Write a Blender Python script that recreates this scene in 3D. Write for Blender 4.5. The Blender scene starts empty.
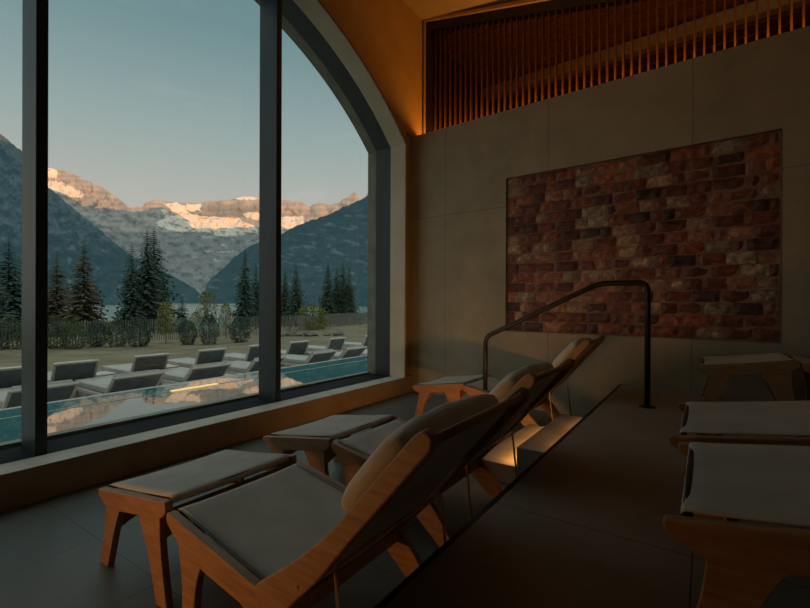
import bpy, bmesh, math, random
from mathutils import Vector, Matrix, noise
PI = math.pi
scn = bpy.context.scene
COL = scn.collection
H = 1.182            # lens height above the lower floor (z = 0)
PZ = 0.3835          # raised platform
WATER = H-1.0       # overflow pool, its rim standing above the sunken deck
DECK = H-1.50

# ------------------------------------------------------------ camera calibration
FPX, YAW, PITCH, ROLL = 441.62, .6004, -.0013, .0038
_F = Vector((-math.sin(YAW)*math.cos(PITCH), math.cos(YAW)*math.cos(PITCH), math.sin(PITCH)))
_R0 = Vector((math.cos(YAW), math.sin(YAW), 0)); _U0 = _R0.cross(_F)
_R = _R0*math.cos(ROLL)+_U0*math.sin(ROLL); _U = -_R0*math.sin(ROLL)+_U0*math.cos(ROLL)
def ray(u, v): return _F*FPX+_R*(u-405)+_U*(304-v)
def far(u, v, Z):            # survey point seen in direction (u,v) at forward distance Z
    p = ray(u, v)*(Z/FPX); return Vector((p.x, p.y, p.z+H))
def ground(u, v, z):         # the same on a level z
    d = ray(u, v); return d*((z-H)/d.z)+Vector((0, 0, H))

# ------------------------------------------------------------ helpers
def link(o): COL.objects.link(o); return o
def obj(name, bm, mat=None, parent=None, smooth=False, bevel=0, seg=2, angle=35, sub=0):
    me = bpy.data.meshes.new(name)
    bmesh.ops.recalc_face_normals(bm, faces=bm.faces)
    if smooth:
        for f in bm.faces: f.smooth = True
    bm.to_mesh(me); bm.free()
    o = bpy.data.objects.new(name, me); link(o)
    if mat: me.materials.append(mat)
    if parent: o.parent = parent
    if bevel:
        b = o.modifiers.new('bevel', 'BEVEL'); b.width = bevel; b.segments = seg; b.limit_method = 'ANGLE'; b.angle_limit = math.radians(angle)
        for p in me.polygons: p.use_smooth = True
        b.harden_normals = True
    if sub:
        s = o.modifiers.new('sub', 'SUBSURF'); s.levels = sub; s.render_levels = sub
    return o
def tag(o, label, cat, group=None, kind=None):
    o['label'] = label; o['category'] = cat
    if group: o['group'] = group
    if kind: o['kind'] = kind
    return o
def empty(name, loc, label, cat, group=None, rz=0, kind=None):
    o = bpy.data.objects.new(name, None); link(o); o.empty_display_size = .1
    o.location = loc; o.rotation_euler = (0, 0, rz)
    return tag(o, label, cat, group, kind)
def copy_tree(o, parent=None):
    c = o.copy(); link(c)
    if parent: c.parent = parent
    for ch in list(o.children): copy_tree(ch, c)
    return c
def struct(o, label, cat): return tag(o, label, cat, None, 'structure')
def box(bm, x0, x1, y0, y1, z0, z1):
    v = [bm.verts.new(p) for p in ((x0,y0,z0),(x1,y0,z0),(x1,y1,z0),(x0,y1,z0),(x0,y0,z1),(x1,y0,z1),(x1,y1,z1),(x0,y1,z1))]
    for f in ((0,3,2,1),(4,5,6,7),(0,1,5,4),(1,2,6,5),(2,3,7,6),(3,0,4,7)): bm.faces.new([v[i] for i in f])
def prism(bm, pts, y0, y1):          # pts in (x,z), extruded along y
    a = [bm.verts.new((p[0], y0, p[1])) for p in pts]; b = [bm.verts.new((p[0], y1, p[1])) for p in pts]
    n = len(pts); bm.faces.new(a); bm.faces.new(b[::-1])
    for i in range(n): bm.faces.new((a[i], b[i], b[(i+1) % n], a[(i+1) % n]))
def tube(bm, pts, r, n=10, cap=True):
    pts = [Vector(p) for p in pts]; rings = []
    rr = r if isinstance(r, (list, tuple)) else [r]*len(pts)
    up = Vector((0.013, 0.021, 1))
    for i, p in enumerate(pts):
        d = (pts[min(i+1, len(pts)-1)]-pts[max(i-1, 0)]).normalized()
        a = d.cross(up)
        if a.length < .05: a = d.cross(Vector((1, 0.02, 0)))
        a.normalize(); b = d.cross(a).normalized()
        if rings:   # keep frame continuous
            pa = prev; a = (pa-d*pa.dot(d)).normalized(); b = d.cross(a).normalized()
        prev = a
        rings.append([bm.verts.new(p+(a*math.cos(2*PI*k/n)+b*math.sin(2*PI*k/n))*rr[i]) for k in range(n)])
    for i in range(len(rings)-1):
        for k in range(n): bm.faces.new((rings[i][k], rings[i][(k+1) % n], rings[i+1][(k+1) % n], rings[i+1][k]))
    if cap: bm.faces.new(rings[0][::-1]); bm.faces.new(rings[-1])
def fillet(pts, r, n=5):
    pts = [Vector(p) for p in pts]; out = [pts[0]]
    for i in range(1, len(pts)-1):
        a = (pts[i-1]-pts[i]); b = (pts[i+1]-pts[i]); la, lb = a.length, b.length
        rr = min(r, la*.45, lb*.45); p0 = pts[i]+a/la*rr; p1 = pts[i]+b/lb*rr
        for k in range(n+1):
            t = k/n; out.append(p0*(1-t)**2+pts[i]*2*t*(1-t)+p1*t*t)
    out.append(pts[-1]); return out
def roundpoly(pts, r, n=4):          # closed 2d polygon, r = radius or list
    out = []; m = len(pts)
    for i in range(m):
        p = Vector(pts[i]); a = Vector(pts[i-1])-p; b = Vector(pts[(i+1) % m])-p
        rr = r[i] if isinstance(r, (list, tuple)) else r
        if rr <= 0: out.append(tuple(p)); continue
        rr = min(rr, a.length*.45, b.length*.45); p0 = p+a.normalized()*rr; p1 = p+b.normalized()*rr
        for k in range(n+1):
            t = k/n; q = p0*(1-t)**2+p*2*t*(1-t)+p1*t*t; out.append((q.x, q.y))
    return out

# ------------------------------------------------------------ materials
def nt(name):
    m = bpy.data.materials.new(name); m.use_nodes = True
    t = m.node_tree; bs = t.nodes['Principled BSDF']
    return m, t, bs
def N(t, typ, **kw):
    n = t.nodes.new(typ)
    for k, v in kw.items(): setattr(n, k, v)
    return n
def ramp(t, stops, interp='LINEAR'):
    r = N(t, 'ShaderNodeValToRGB'); e = r.color_ramp.elements; r.color_ramp.interpolation = interp
    while len(e) < len(stops): e.new(.5)
    for i, (p, c) in enumerate(stops): e[i].position = p; e[i].color = (*c, 1)
    return r
def coords(t, scale=(1, 1, 1), which='Object'):
    tc = N(t, 'ShaderNodeTexCoord'); mp = N(t, 'ShaderNodeMapping'); mp.inputs['Scale'].default_value = scale
    t.links.new(tc.outputs[which], mp.inputs[0]); return mp.outputs[0]
def noisy(name, c0, c1, scale=6, rough=.6, detail=5, stretch=(1, 1, 1), bump=.1, bscale=None, lo=.35, hi=.65, metal=0, spec=.5, bdist=.01):
    m, t, bs = nt(name)
    co = coords(t, stretch)
    n = N(t, 'ShaderNodeTexNoise'); n.inputs['Scale'].default_value = scale; n.inputs['Detail'].default_value = detail
    t.links.new(co, n.inputs['Vector'])
    r = ramp(t, [(lo, c0), (hi, c1)]); t.links.new(n.outputs[0], r.inputs[0]); t.links.new(r.outputs[0], bs.inputs['Base Color'])
    bs.inputs['Roughness'].default_value = rough; bs.inputs['Metallic'].default_value = metal
    bs.inputs['Specular IOR Level'].default_value = spec
    if bump:
        n2 = N(t, 'ShaderNodeTexNoise'); n2.inputs['Scale'].default_value = bscale or scale*4; n2.inputs['Detail'].default_value = 4
        t.links.new(co, n2.inputs['Vector'])
        b = N(t, 'ShaderNodeBump'); b.inputs['Strength'].default_value = bump; b.inputs['Distance'].default_value = bdist
        t.links.new(n2.outputs[0], b.inputs['Height']); t.links.new(b.outputs[0], bs.inputs['Normal'])
    return m
def woven(name, c0, c1, scale=260):
    m, t, bs = nt(name); co = coords(t)
    w1 = N(t, 'ShaderNodeTexWave', bands_direction='X'); w2 = N(t, 'ShaderNodeTexWave', bands_direction='Y')
    for w in (w1, w2):
        w.inputs['Scale'].default_value = scale/6; w.inputs['Distortion'].default_value = .6; t.links.new(co, w.inputs['Vector'])
    mx = N(t, 'ShaderNodeMath', operation='MULTIPLY'); t.links.new(w1.outputs['Fac'], mx.inputs[0]); t.links.new(w2.outputs['Fac'], mx.inputs[1])
    n = N(t, 'ShaderNodeTexNoise'); n.inputs['Scale'].default_value = 7; n.inputs['Detail'].default_value = 6; t.links.new(co, n.inputs['Vector'])
    ad = N(t, 'ShaderNodeMath', operation='MULTIPLY_ADD'); t.links.new(mx.outputs[0], ad.inputs[0]); ad.inputs[1].default_value = .35; t.links.new(n.outputs[0], ad.inputs[2])
    r = ramp(t, [(.3, c0), (.85, c1)]); t.links.new(ad.outputs[0], r.inputs[0]); t.links.new(r.outputs[0], bs.inputs['Base Color'])
    b = N(t, 'ShaderNodeBump'); b.inputs['Strength'].default_value = .35; b.inputs['Distance'].default_value = .002
    t.links.new(mx.outputs[0], b.inputs['Height']); t.links.new(b.outputs[0], bs.inputs['Normal'])
    bs.inputs['Roughness'].default_value = .9; bs.inputs['Specular IOR Level'].default_value = .2
    return m
def tiles(name, c0, c1, tx, ty, ox, oy, grout, rough=.45, gw=.004, plane='XY'):
    """large tiles with thin joints on a real grid"""
    m, t, bs = nt(name)
    tc = N(t, 'ShaderNodeTexCoord'); sp = N(t, 'ShaderNodeSeparateXYZ'); t.links.new(tc.outputs['Object'], sp.inputs[0])
    def line(out, size, off):
        a = N(t, 'ShaderNodeMath', operation='SUBTRACT'); t.links.new(out, a.inputs[0]); a.inputs[1].default_value = off-size*50
        b = N(t, 'ShaderNodeMath', operation='MODULO'); t.links.new(a.outputs[0], b.inputs[0]); b.inputs[1].default_value = size
        c = N(t, 'ShaderNodeMath', operation='LESS_THAN'); t.links.new(b.outputs[0], c.inputs[0]); c.inputs[1].default_value = gw
        d = N(t, 'ShaderNodeMath', operation='DIVIDE'); t.links.new(a.outputs[0], d.inputs[0]); d.inputs[1].default_value = size
        e = N(t, 'ShaderNodeMath', operation='FLOOR'); t.links.new(d.outputs[0], e.inputs[0])
        return c.outputs[0], e.outputs[0]
    a, fa = line(sp.outputs[plane[0]], tx, ox); b, fb = line(sp.outputs[plane[1]], ty, oy)
    mx = N(t, 'ShaderNodeMath', operation='MAXIMUM'); t.links.new(a, mx.inputs[0]); t.links.new(b, mx.inputs[1])
    cb = N(t, 'ShaderNodeCombineXYZ'); t.links.new(fa, cb.inputs[0]); t.links.new(fb, cb.inputs[1])
    wn = N(t, 'ShaderNodeTexWhiteNoise'); t.links.new(cb.outputs[0], wn.inputs['Vector'])
    n = N(t, 'ShaderNodeTexNoise'); n.inputs['Scale'].default_value = 2.2; n.inputs['Detail'].default_value = 9; n.inputs['Roughness'].default_value = .62
    t.links.new(tc.outputs['Object'], n.inputs['Vector'])
    ad = N(t, 'ShaderNodeMath', operation='MULTIPLY_ADD'); t.links.new(wn.outputs[0], ad.inputs[0]); ad.inputs[1].default_value = .10; t.links.new(n.outputs[0], ad.inputs[2])
    r = ramp(t, [(.3, c0), (.8, c1)]); t.links.new(ad.outputs[0], r.inputs[0])
    mix = N(t, 'ShaderNodeMix', data_type='RGBA'); t.links.new(mx.outputs[0], mix.inputs[0]); t.links.new(r.outputs[0], mix.inputs[6]); mix.inputs[7].default_value = (*grout, 1)
    t.links.new(mix.outputs[2], bs.inputs['Base Color']); bs.inputs['Roughness'].default_value = rough
    bs.inputs['Specular IOR Level'].default_value = .35
    bp = N(t, 'ShaderNodeBump'); bp.inputs['Strength'].default_value = .08; bp.inputs['Distance'].default_value = .01
    t.links.new(n.outputs[0], bp.inputs['Height']); t.links.new(bp.outputs[0], bs.inputs['Normal'])
    return m
def emit(name, c, s):
    m = bpy.data.materials.new(name); m.use_nodes = True; t = m.node_tree; t.nodes.clear()
    e = N(t, 'ShaderNodeEmission'); e.inputs[0].default_value = (*c, 1); e.inputs[1].default_value = s
    o = N(t, 'ShaderNodeOutputMaterial'); t.links.new(e.outputs[0], o.inputs[0]); return m

M = {}
M['wood'] = noisy('teak', (.27, .135, .058), (.43, .235, .11), 5, .45, 8, (1.5, 12, 12), .12, 30, .3, .7)
M['wood_pale'] = M['wood']
M['sling'] = woven('grey sling mesh', (.50, .485, .435), (.65, .63, .565), 420)
M['sling_edge'] = woven('sling hem', (.30, .31, .30), (.42, .43, .41), 420)
M['cushion'] = woven('linen cushion', (.52, .50, .44), (.70, .67, .60), 300)
M['brass'] = noisy('brushed brass', (.55, .36, .16), (.75, .52, .26), 20, .3, 3, metal=1, bump=0)
M['black'] = noisy('black metal', (.006, .006, .006), (.014, .013, .012), 12, .42, 3, bump=.03)
M['black_plastic'] = noisy('black plastic', (.012, .012, .012), (.02, .02, .02), 12, .6, 3, bump=0)
M['frame'] = noisy('dark bronze frame', (.022, .035, .040), (.038, .054, .060), 4, .42, 5, (1, 1, .2), .03)
M['reveal'] = noisy('weathered reveal', (.20, .20, .16), (.27, .27, .22), 5, .8, 5)
M['cream'] = noisy('cream stone', (.66, .61, .46), (.74, .69, .54), 3, .75, 6, bump=.04)
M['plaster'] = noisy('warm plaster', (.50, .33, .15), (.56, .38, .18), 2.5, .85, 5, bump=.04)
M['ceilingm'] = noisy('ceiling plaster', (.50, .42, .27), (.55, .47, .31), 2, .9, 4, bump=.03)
M['sill'] = noisy('sill stone', (.48, .46, .40), (.58, .56, .49), 5, .6, 6, bump=.04)
M['apron'] = noisy('sill wall stone', (.42, .31, .19), (.52, .39, .25), 3, .7, 6, bump=.05)
M['floor'] = tiles('lower floor tile', (.095, .108, .102), (.150, .165, .155), .611, .611, -2.518, .952, (.035, .037, .035), .42)
M['platform'] = tiles('platform tile', (.27, .235, .18), (.37, .33, .265), 1.22, 1.22, -.038, 1.668, (.045, .04, .032), .5)
M['concrete'] = tiles('concrete panel', (.37, .325, .225), (.55, .485, .345), 1.33, 2.82, -2.78, -1.69+H, (.12, .105, .075), .7, .004, 'XZ')
M['sidewall'] = noisy('side wall', (.42, .37, .29), (.50, .45, .36), 2, .8, 5)
M['slat'] = noisy('slat wood', (.095, .038, .017), (.15, .062, .028), 4, .55, 6, (8, 8, 1), .05)
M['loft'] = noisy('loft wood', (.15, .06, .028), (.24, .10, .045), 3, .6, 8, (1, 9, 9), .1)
M['beam'] = noisy('loft beam', (.34, .26, .15), (.40, .31, .19), 3, .7, 5)
M['pooldeck'] = tiles('pool deck stone', (.40, .385, .34), (.52, .50, .45), .9, .9, 0, 0, (.25, .24, .2), .7)
M['grass'] = noisy('lawn', (.125, .105, .06), (.21, .175, .105), .9, .95, 10, bump=.4, bscale=20, bdist=.05)
M['slope'] = noisy('far bank', (.07, .08, .045), (.15, .14, .09), .12, .95, 10, bump=.3)
M['bark'] = noisy('bark', (.055, .040, .028), (.11, .08, .055), 3, .95, 6, (8, 8, 1), .4)
M['rock'] = noisy('boulder', (.07, .065, .055), (.17, .16, .135), 2, .9, 8, bump=.4)
M['fence'] = noisy('weathered fence', (.17, .17, .15), (.27, .26, .23), 2, .85, 5, (4, 4, .5), .1)
M['out_sling'] = woven('charcoal outdoor mesh', (.09, .115, .13), (.15, .18, .195), 300)
M['out_pad'] = noisy('pale outdoor cushion', (.34, .34, .32), (.42, .42, .39), 4, .9, 3, bump=.05)
M['out_frame'] = noisy('pale outdoor frame', (.42, .40, .36), (.50, .48, .43), 6, .5, 3, bump=0)
def leafmat(name, c0, c1, s=2.5):
    m = noisy(name, c0, c1, s, .85, 6, bump=0, spec=.2); return m
M['needle'] = leafmat('spruce needles', (.045, .085, .070), (.115, .165, .120), 1.2)
M['needle_warm'] = leafmat('spruce needles, brownish', (.095, .085, .055), (.21, .155, .085), 1.2)
M['birch'] = leafmat('yellowing leaves', (.17, .19, .07), (.34, .33, .13), 3)
M['shrub'] = leafmat('shrub leaves', (.06, .10, .055), (.15, .19, .10), 3)
M['yellowbush'] = leafmat('yellow green leaves', (.16, .18, .03), (.30, .30, .06), 3)

# salt brick: colour per brick from a mesh attribute, veins from noise
m, t, bs = nt('salt brick')
at = N(t, 'ShaderNodeAttribute', attribute_name='tint'); co = coords(t)
n = N(t, 'ShaderNodeTexNoise'); n.inputs['Scale'].default_value = 14; n.inputs['Detail'].default_value = 9; n.inputs['Distortion'].default_value = 1.2; t.links.new(co, n.inputs[0])
r = ramp(t, [(.30, (.45, .42, .40)), (.52, (.9, .9, .88)), (.72, (1.6, 1.65, 1.6))]); t.links.new(n.outputs[0], r.inputs[0])
mx = N(t, 'ShaderNodeMix', data_type='RGBA', blend_type='MULTIPLY'); mx.inputs[0].default_value = 1
t.links.new(at.outputs['Color'], mx.inputs[6]); t.links.new(r.outputs[0], mx.inputs[7]); t.links.new(mx.outputs[2], bs.inputs['Base Color'])
t.links.new(mx.outputs[2], bs.inputs['Emission Color']); bs.inputs['Emission Strength'].default_value = .004
bs.inputs['Roughness'].default_value = .5
b = N(t, 'ShaderNodeBump'); b.inputs['Strength'].default_value = .5; b.inputs['Distance'].default_value = .01; t.links.new(n.outputs[0], b.inputs['Height']); t.links.new(b.outputs[0], bs.inputs['Normal'])
M['salt'] = m
M['salt_joint'] = noisy('salt mortar', (.24, .135, .09), (.38, .24, .165), 9, .7, 6, bump=.2)

# glass pane: clear sheet with a faint reflection
m = bpy.data.materials.new('window glass'); m.use_nodes = True; t = m.node_tree; t.nodes.clear()
tr = N(t, 'ShaderNodeBsdfTransparent'); tr.inputs[0].default_value = (.90, .95, .935, 1)
gl = N(t, 'ShaderNodeBsdfGlossy'); gl.inputs['Roughness'].default_value = .01; gl.inputs[0].default_value = (.9, .95, .95, 1)
lw = N(t, 'ShaderNodeLayerWeight'); lw.inputs[0].default_value = .5
pw = N(t, 'ShaderNodeMath', operation='POWER'); t.links.new(lw.outputs['Facing'], pw.inputs[0]); pw.inputs[1].default_value = 5
fr = N(t, 'ShaderNodeMath', operation='MULTIPLY_ADD'); t.links.new(pw.outputs[0], fr.inputs[0]); fr.inputs[1].default_value = .6; fr.inputs[2].default_value = .035
mx = N(t, 'ShaderNodeMixShader'); o = N(t, 'ShaderNodeOutputMaterial')
t.links.new(fr.outputs[0], mx.inputs[0]); t.links.new(tr.outputs[0], mx.inputs[1]); t.links.new(gl.outputs[0], mx.inputs[2]); t.links.new(mx.outputs[0], o.inputs[0])
M['glass'] = m
# water
def watermat(name, base, rough, bscale, bstr, ior=1.5):
    m = bpy.data.materials.new(name); m.use_nodes = True; t = m.node_tree; t.nodes.clear()
    df = N(t, 'ShaderNodeBsdfDiffuse'); df.inputs[0].default_value = (*base, 1)
    gl = N(t, 'ShaderNodeBsdfGlossy'); gl.inputs['Roughness'].default_value = rough; gl.inputs[0].default_value = (.93, .95, .94, 1)
    n = N(t, 'ShaderNodeTexNoise'); n.inputs['Scale'].default_value = bscale; n.inputs['Detail'].default_value = 3; t.links.new(coords(t), n.inputs[0])
    b = N(t, 'ShaderNodeBump'); b.inputs['Strength'].default_value = bstr; b.inputs['Distance'].default_value = .01; t.links.new(n.outputs[0], b.inputs['Height'])
    fr = N(t, 'ShaderNodeFresnel'); fr.inputs[0].default_value = ior
    for q in (gl, fr): t.links.new(b.outputs[0], q.inputs['Normal'])
    mx = N(t, 'ShaderNodeMixShader'); o = N(t, 'ShaderNodeOutputMaterial')
    t.links.new(fr.outputs[0], mx.inputs[0]); t.links.new(df.outputs[0], mx.inputs[1]); t.links.new(gl.outputs[0], mx.inputs[2]); t.links.new(mx.outputs[0], o.inputs[0])
    return m
M['pool'] = watermat('pool water', (.03, .15, .155), .015, 1.6, .05, 1.9)
M['lake'] = watermat('glacial lake', (.10, .27, .28), .2, .03, .3, 1.06)
# mountain: albedo from attribute, aerial haze as a little scattered sky light
def mountainmat(name, haze, hs, bstr, bsc):
    m, t, bs = nt(name)
    at = N(t, 'ShaderNodeAttribute', attribute_name='tint')
    n = N(t, 'ShaderNodeTexNoise'); n.inputs['Scale'].default_value = bsc; n.inputs['Detail'].default_value = 10; n.inputs['Roughness'].default_value = .65
    t.links.new(coords(t, (1, 1, 2.2)), n.inputs[0])
    r = ramp(t, [(.3, (.86, .86, .86)), (.7, (1.12, 1.12, 1.12))]); t.links.new(n.outputs[0], r.inputs[0])
    mx = N(t, 'ShaderNodeMix', data_type='RGBA', blend_type='MULTIPLY'); mx.inputs[0].default_value = 1
    t.links.new(at.outputs['Color'], mx.inputs[6]); t.links.new(r.outputs[0], mx.inputs[7]); t.links.new(mx.outputs[2], bs.inputs['Base Color'])
    b = N(t, 'ShaderNodeBump'); b.inputs['Strength'].default_value = bstr; b.inputs['Distance'].default_value = 8; t.links.new(n.outputs[0], b.inputs['Height']); t.links.new(b.outputs[0], bs.inputs['Normal'])
    bs.inputs['Roughness'].default_value = 1; bs.inputs['Specular IOR Level'].default_value = 0
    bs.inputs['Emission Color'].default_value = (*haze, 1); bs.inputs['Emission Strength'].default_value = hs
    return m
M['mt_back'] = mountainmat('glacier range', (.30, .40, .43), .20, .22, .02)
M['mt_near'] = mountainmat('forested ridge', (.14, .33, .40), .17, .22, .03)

# ------------------------------------------------------------ room shell
XW, XC, XD, XO = -3.269, -3.505, -3.751, -3.895       # room face, cream/frame, frame/outer reveal, facade
WY0, WY1 = -.87, 4.781
AYC, AZC, AR = 1.955, -.707+H, 3.975
def arch(y): return AZC+math.sqrt(AR*AR-(y-AYC)**2)
SILL = .212
CEIL0, CSL = 5.10, -.17
def ceil_z(x): return CEIL0+CSL*(x-XW)
RX, RY = 5.0, -4.5     # hidden extents of the room

bm = bmesh.new(); box(bm, -3.9, -.707, RY, 5.2, -.12, 0)
struct(obj('floor', bm, M['floor']), 'dark grey tiled lower floor along the arched window', 'floor')
bm = bmesh.new(); box(bm, -.707, RX, RY, 5.3, -.12, PZ)
pf = struct(obj('floor', bm, M['platform'], bevel=.004), 'raised brown-grey tiled platform right of the black edge strip', 'floor')
bm = bmesh.new(); box(bm, -.718, -.699, RY, 4.84, PZ-.03, PZ+.002)
struct(obj('trim_1', bm, M['black_plastic']), 'dark nosing strip along the platform edge', 'trim')

# window wall with the arched opening
bm = bmesh.new()
def strip(x, y0, y1, zb, zt, n):      # facing +x sheet between functions of y
    vs = []
    for i in range(n+1):
        y = y0+(y1-y0)*i/n; vs.append((bm.verts.new((x, y, zb(y))), bm.verts.new((x, y, zt(y)))))
    for i in range(n): bm.faces.new((vs[i][0], vs[i+1][0], vs[i+1][1], vs[i][1]))
for x in (XW, XO):
    strip(x, WY0, WY1, arch, lambda y: CEIL0+.05, 64)
    strip(x, RY, WY0, lambda y: -.1, lambda y: CEIL0+.05, 1)
box(bm, -3.46, XW, WY1+.001, 5.32, 3.436, CEIL0+.05); box(bm, -3.46, -3.345, WY1+.001, 5.32, -.1, 3.435); box(bm, XO, -3.461, WY1+.02, 5.32, -.1, CEIL0+.05)
struct(obj('wall_left', bm, M['plaster']), 'warm plaster window wall curving over the arched window', 'wall')
def soffit(name, xa, xb, mat, label, cat, kind='structure', z0=SILL, parent=None, lip=0):
    bm = bmesh.new(); prev = None
    pts = [(WY0, z0)]+[(WY0+(WY1-WY0)*i/72, arch(WY0+(WY1-WY0)*i/72)) for i in range(73)]+[(WY1, z0)]
    rows = []
    for y, z in pts:
        dy = 1 if y == WY1 else (-1 if y == WY0 else 0)
        rows.append((bm.verts.new((xa, y, z)), bm.verts.new((xb, y, z))))
    for i in range(len(rows)-1): bm.faces.new((rows[i][0], rows[i+1][0], rows[i+1][1], rows[i][1]))
    o = obj(name, bm, mat, parent)
    s = o.modifiers.new('solid', 'SOLIDIFY'); s.thickness = .03; s.offset = 0
    return tag(o, label, cat, None, kind) if not parent else o
soffit('trim_2', XW, XC, M['cream'], 'cream stone reveal lining the arched window on the room side', 'trim')
win = empty('window_1', (XC, AYC, SILL), 'large arched window in a dark metal frame with two mullions', 'window', kind='structure')
def wpart(name, bm, mat, **k):
    o = obj(name, bm, mat, None, **k); o.parent = win; o.matrix_parent_inverse = Matrix.Translation(-Vector(win.location)); return o
o = soffit('arch_frame', XC, XD, M['frame'], '', '', None, parent=win); o.matrix_parent_inverse = Matrix.Translation(-Vector(win.location))
o = soffit('outer_reveal', XD, XO, M['reveal'], '', '', None, parent=win); o.matrix_parent_inverse = Matrix.Translation(-Vector(win.location))
for y0 in (.984, 2.871):
    bm = bmesh.new(); box(bm, XD-.02, XC, y0, y0+.064, SILL-.01, arch(y0)+.005)
    wpart('mullion', bm, M['frame'], bevel=.004)
bm = bmesh.new(); box(bm, -3.845, -3.476, WY0, WY1, SILL-.06, SILL-.006)
wpart('bottom_frame', bm, noisy('dark frame floor track', (.012, .016, .018), (.02, .026, .028), 4, .85, 5, bump=.03, spec=.15), bevel=.003)
bm = bmesh.new(); box(bm, -3.93, -3.846, WY0, WY1, SILL-.06, SILL+.022)
wpart('outer_sill', bm, M['reveal'], bevel=.003)
ys = [WY0, .984, 2.871, WY1]
for a, b in ((WY0, 1.0), (1.03, 2.9), (2.9, WY1)):
    bm = bmesh.new(); xx = XD-.03
    vs = []; nn = 30
    for i in range(nn+1):
        y = a+(b-a)*i/nn; vs.append((bm.verts.new((xx, y, SILL)), bm.verts.new((xx, y, arch(y)))))
    for i in range(nn): bm.faces.new((vs[i][0], vs[i+1][0], vs[i+1][1], vs[i][1]))
    wpart('pane', bm, M['glass'])
# window seat / sill
bm = bmesh.new(); box(bm, -3.475, XW+.004, RY, 4.975, SILL-.006, SILL)
struct(obj('trim_3', bm, M['sill'], bevel=.003), 'pale stone sill slab running below the window', 'trim')
bm = bmesh.new(); box(bm, XC, XW, RY, 4.975, 0, SILL-.006)
struct(obj('trim_4', bm, M['apron']), 'low stone upstand below the window sill, washed by warm light', 'trim')

# back wall frame of reference: local x along the wall, y into it
BA = -math.atan(.0507)
def bw(o): o.location = (0, 4.815, 0); o.rotation_euler = (0, 0, BA); return o
def bwp(x, d, z):
    return Vector((x*math.cos(BA)-d*math.sin(BA), 4.815+x*math.sin(BA)+d*math.cos(BA), z))
PT = 3.436
bx0, bx1, bz0, bz1 = -1.950, .508, -.322+H, 1.466+H
bm = bmesh.new()
box(bm, -3.37, bx0, 0, .12, -.1, PT); box(bm, bx1, RX+.3, 0, .12, -.1, PT)
box(bm, bx0, bx1, 0, .12, -.1, bz0); box(bm, bx0, bx1, 0, .12, bz1, PT)
struct(bw(obj('wall_back', bm, M['concrete'])), 'concrete panelled back wall around the salt brick panel', 'wall')
bm = bmesh.new(); box(bm, -3.32, RX+.3, .12, .34, PT-.25, PT-.12)
struct(bw(obj('trim_5', bm, M['plaster'])), 'light cove ledge hidden behind the back wall top', 'trim')

# salt brick panel
random.seed(5)
panel = empty('salt_brick_panel', bwp((bx0+bx1)/2, .05, bz0), 'long panel of rough reddish salt bricks set into the concrete back wall', 'brick panel', rz=BA)
def ppart(name, bm, mat, **k):
    o = obj(name, bm, mat, None, **k); o.parent = panel
    o.location = (-(bx0+bx1)/2, -.05, -bz0); return o
bm = bmesh.new(); lay = bm.loops.layers.float_color.new('tint')
nrow = 16; rh = (bz1-bz0-.02)/nrow
pal = [((.31, .098, .060), 5), ((.23, .068, .048), 5), ((.17, .055, .042), 4), ((.42, .18, .11), 4), ((.52, .32, .21), 3), ((.10, .050, .042), 3), ((.44, .13, .065), 2), ((.42, .32, .22), 2)]
bag = [c for c, w in pal for _ in range(w)]
for rI in range(nrow):
    x = bx0+.012; z = bz0+.01+rI*rh
    if rI % 2: first = random.uniform(.08, .14)
    else: first = random.uniform(.15, .22)
    w = first
    while x < bx1-.012:
        w = min(w, bx1-.012-x)
        if bx1-.012-x-w < .05: w = bx1-.012-x
        c = random.choice(bag); k = random.uniform(.75, 1.2)
        d = random.uniform(.012, .024); g = .004
        nx, nz = max(2, int(w/.04)), 3
        grid = []
        for j in range(nz+1):
            row = []
            for i in range(nx+1):
                px = x+g+(w-2*g)*i/nx; pz = z+g+(rh-2*g)*j/nz
                edge = i in (0, nx) or j in (0, nz)
                dd = d+(.010 if edge else 0)+noise.noise(Vector((px*14, pz*14, rI)))*.007
                if edge: px += noise.noise(Vector((px*30, pz*30, 3)))*.004; pz += noise.noise(Vector((px*26, pz*26, 9)))*.006
                row.append(bm.verts.new((px, dd, pz)))
            grid.append(row)
        for j in range(nz):
            for i in range(nx):
                f = bm.faces.new((grid[j][i], grid[j][i+1], grid[j+1][i+1], grid[j+1][i]))
                for lp in f.loops: lp[lay] = (c[0]*k, c[1]*k, c[2]*k, 1)
        x += w; w = random.choice((.10, .13, .19, .205, .22, .21, .24))
ppart('salt_bricks', bm, M['salt'])
bm = bmesh.new(); box(bm, bx0, bx1, .030, .06, bz0, bz1); ppart('mortar_bed', bm, M['salt_joint'])
bm = bmesh.new(); e = .006
box(bm, bx0, bx0+e, -.002, .05, bz0, bz1); box(bm, bx1-e, bx1, -.002, .05, bz0, bz1)
box(bm, bx0, bx1, -.002, .05, bz0, bz0+e); box(bm, bx0, bx1, -.002, .05, bz1-e, bz1)
ppart('metal_edge', bm, noisy('panel edge metal', (.26, .23, .18), (.32, .29, .22), 8, .4, 3, metal=.5, bump=0))

# ceiling (falls away from the window) and the upper slatted opening
bm = bmesh.new()
v = [bm.verts.new(p) for p in ((XO, RY, ceil_z(XO)), (RX+.2, RY, ceil_z(RX+.2)), (RX+.2, 5.6, ceil_z(RX+.2)), (XO, 5.6, ceil_z(XO)))]
bm.faces.new(v)
o = obj('ceiling', bm, M['ceilingm']); s = o.modifiers.new('solid', 'SOLIDIFY'); s.thickness = .1; s.offset = 1
struct(o, 'sloping plaster ceiling glowing amber near the cove light', 'ceiling')
SD = .235                                # slat plane depth behind the wall face
def ftop(x): return 3.872+H-.2375*(x+3.22)
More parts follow.
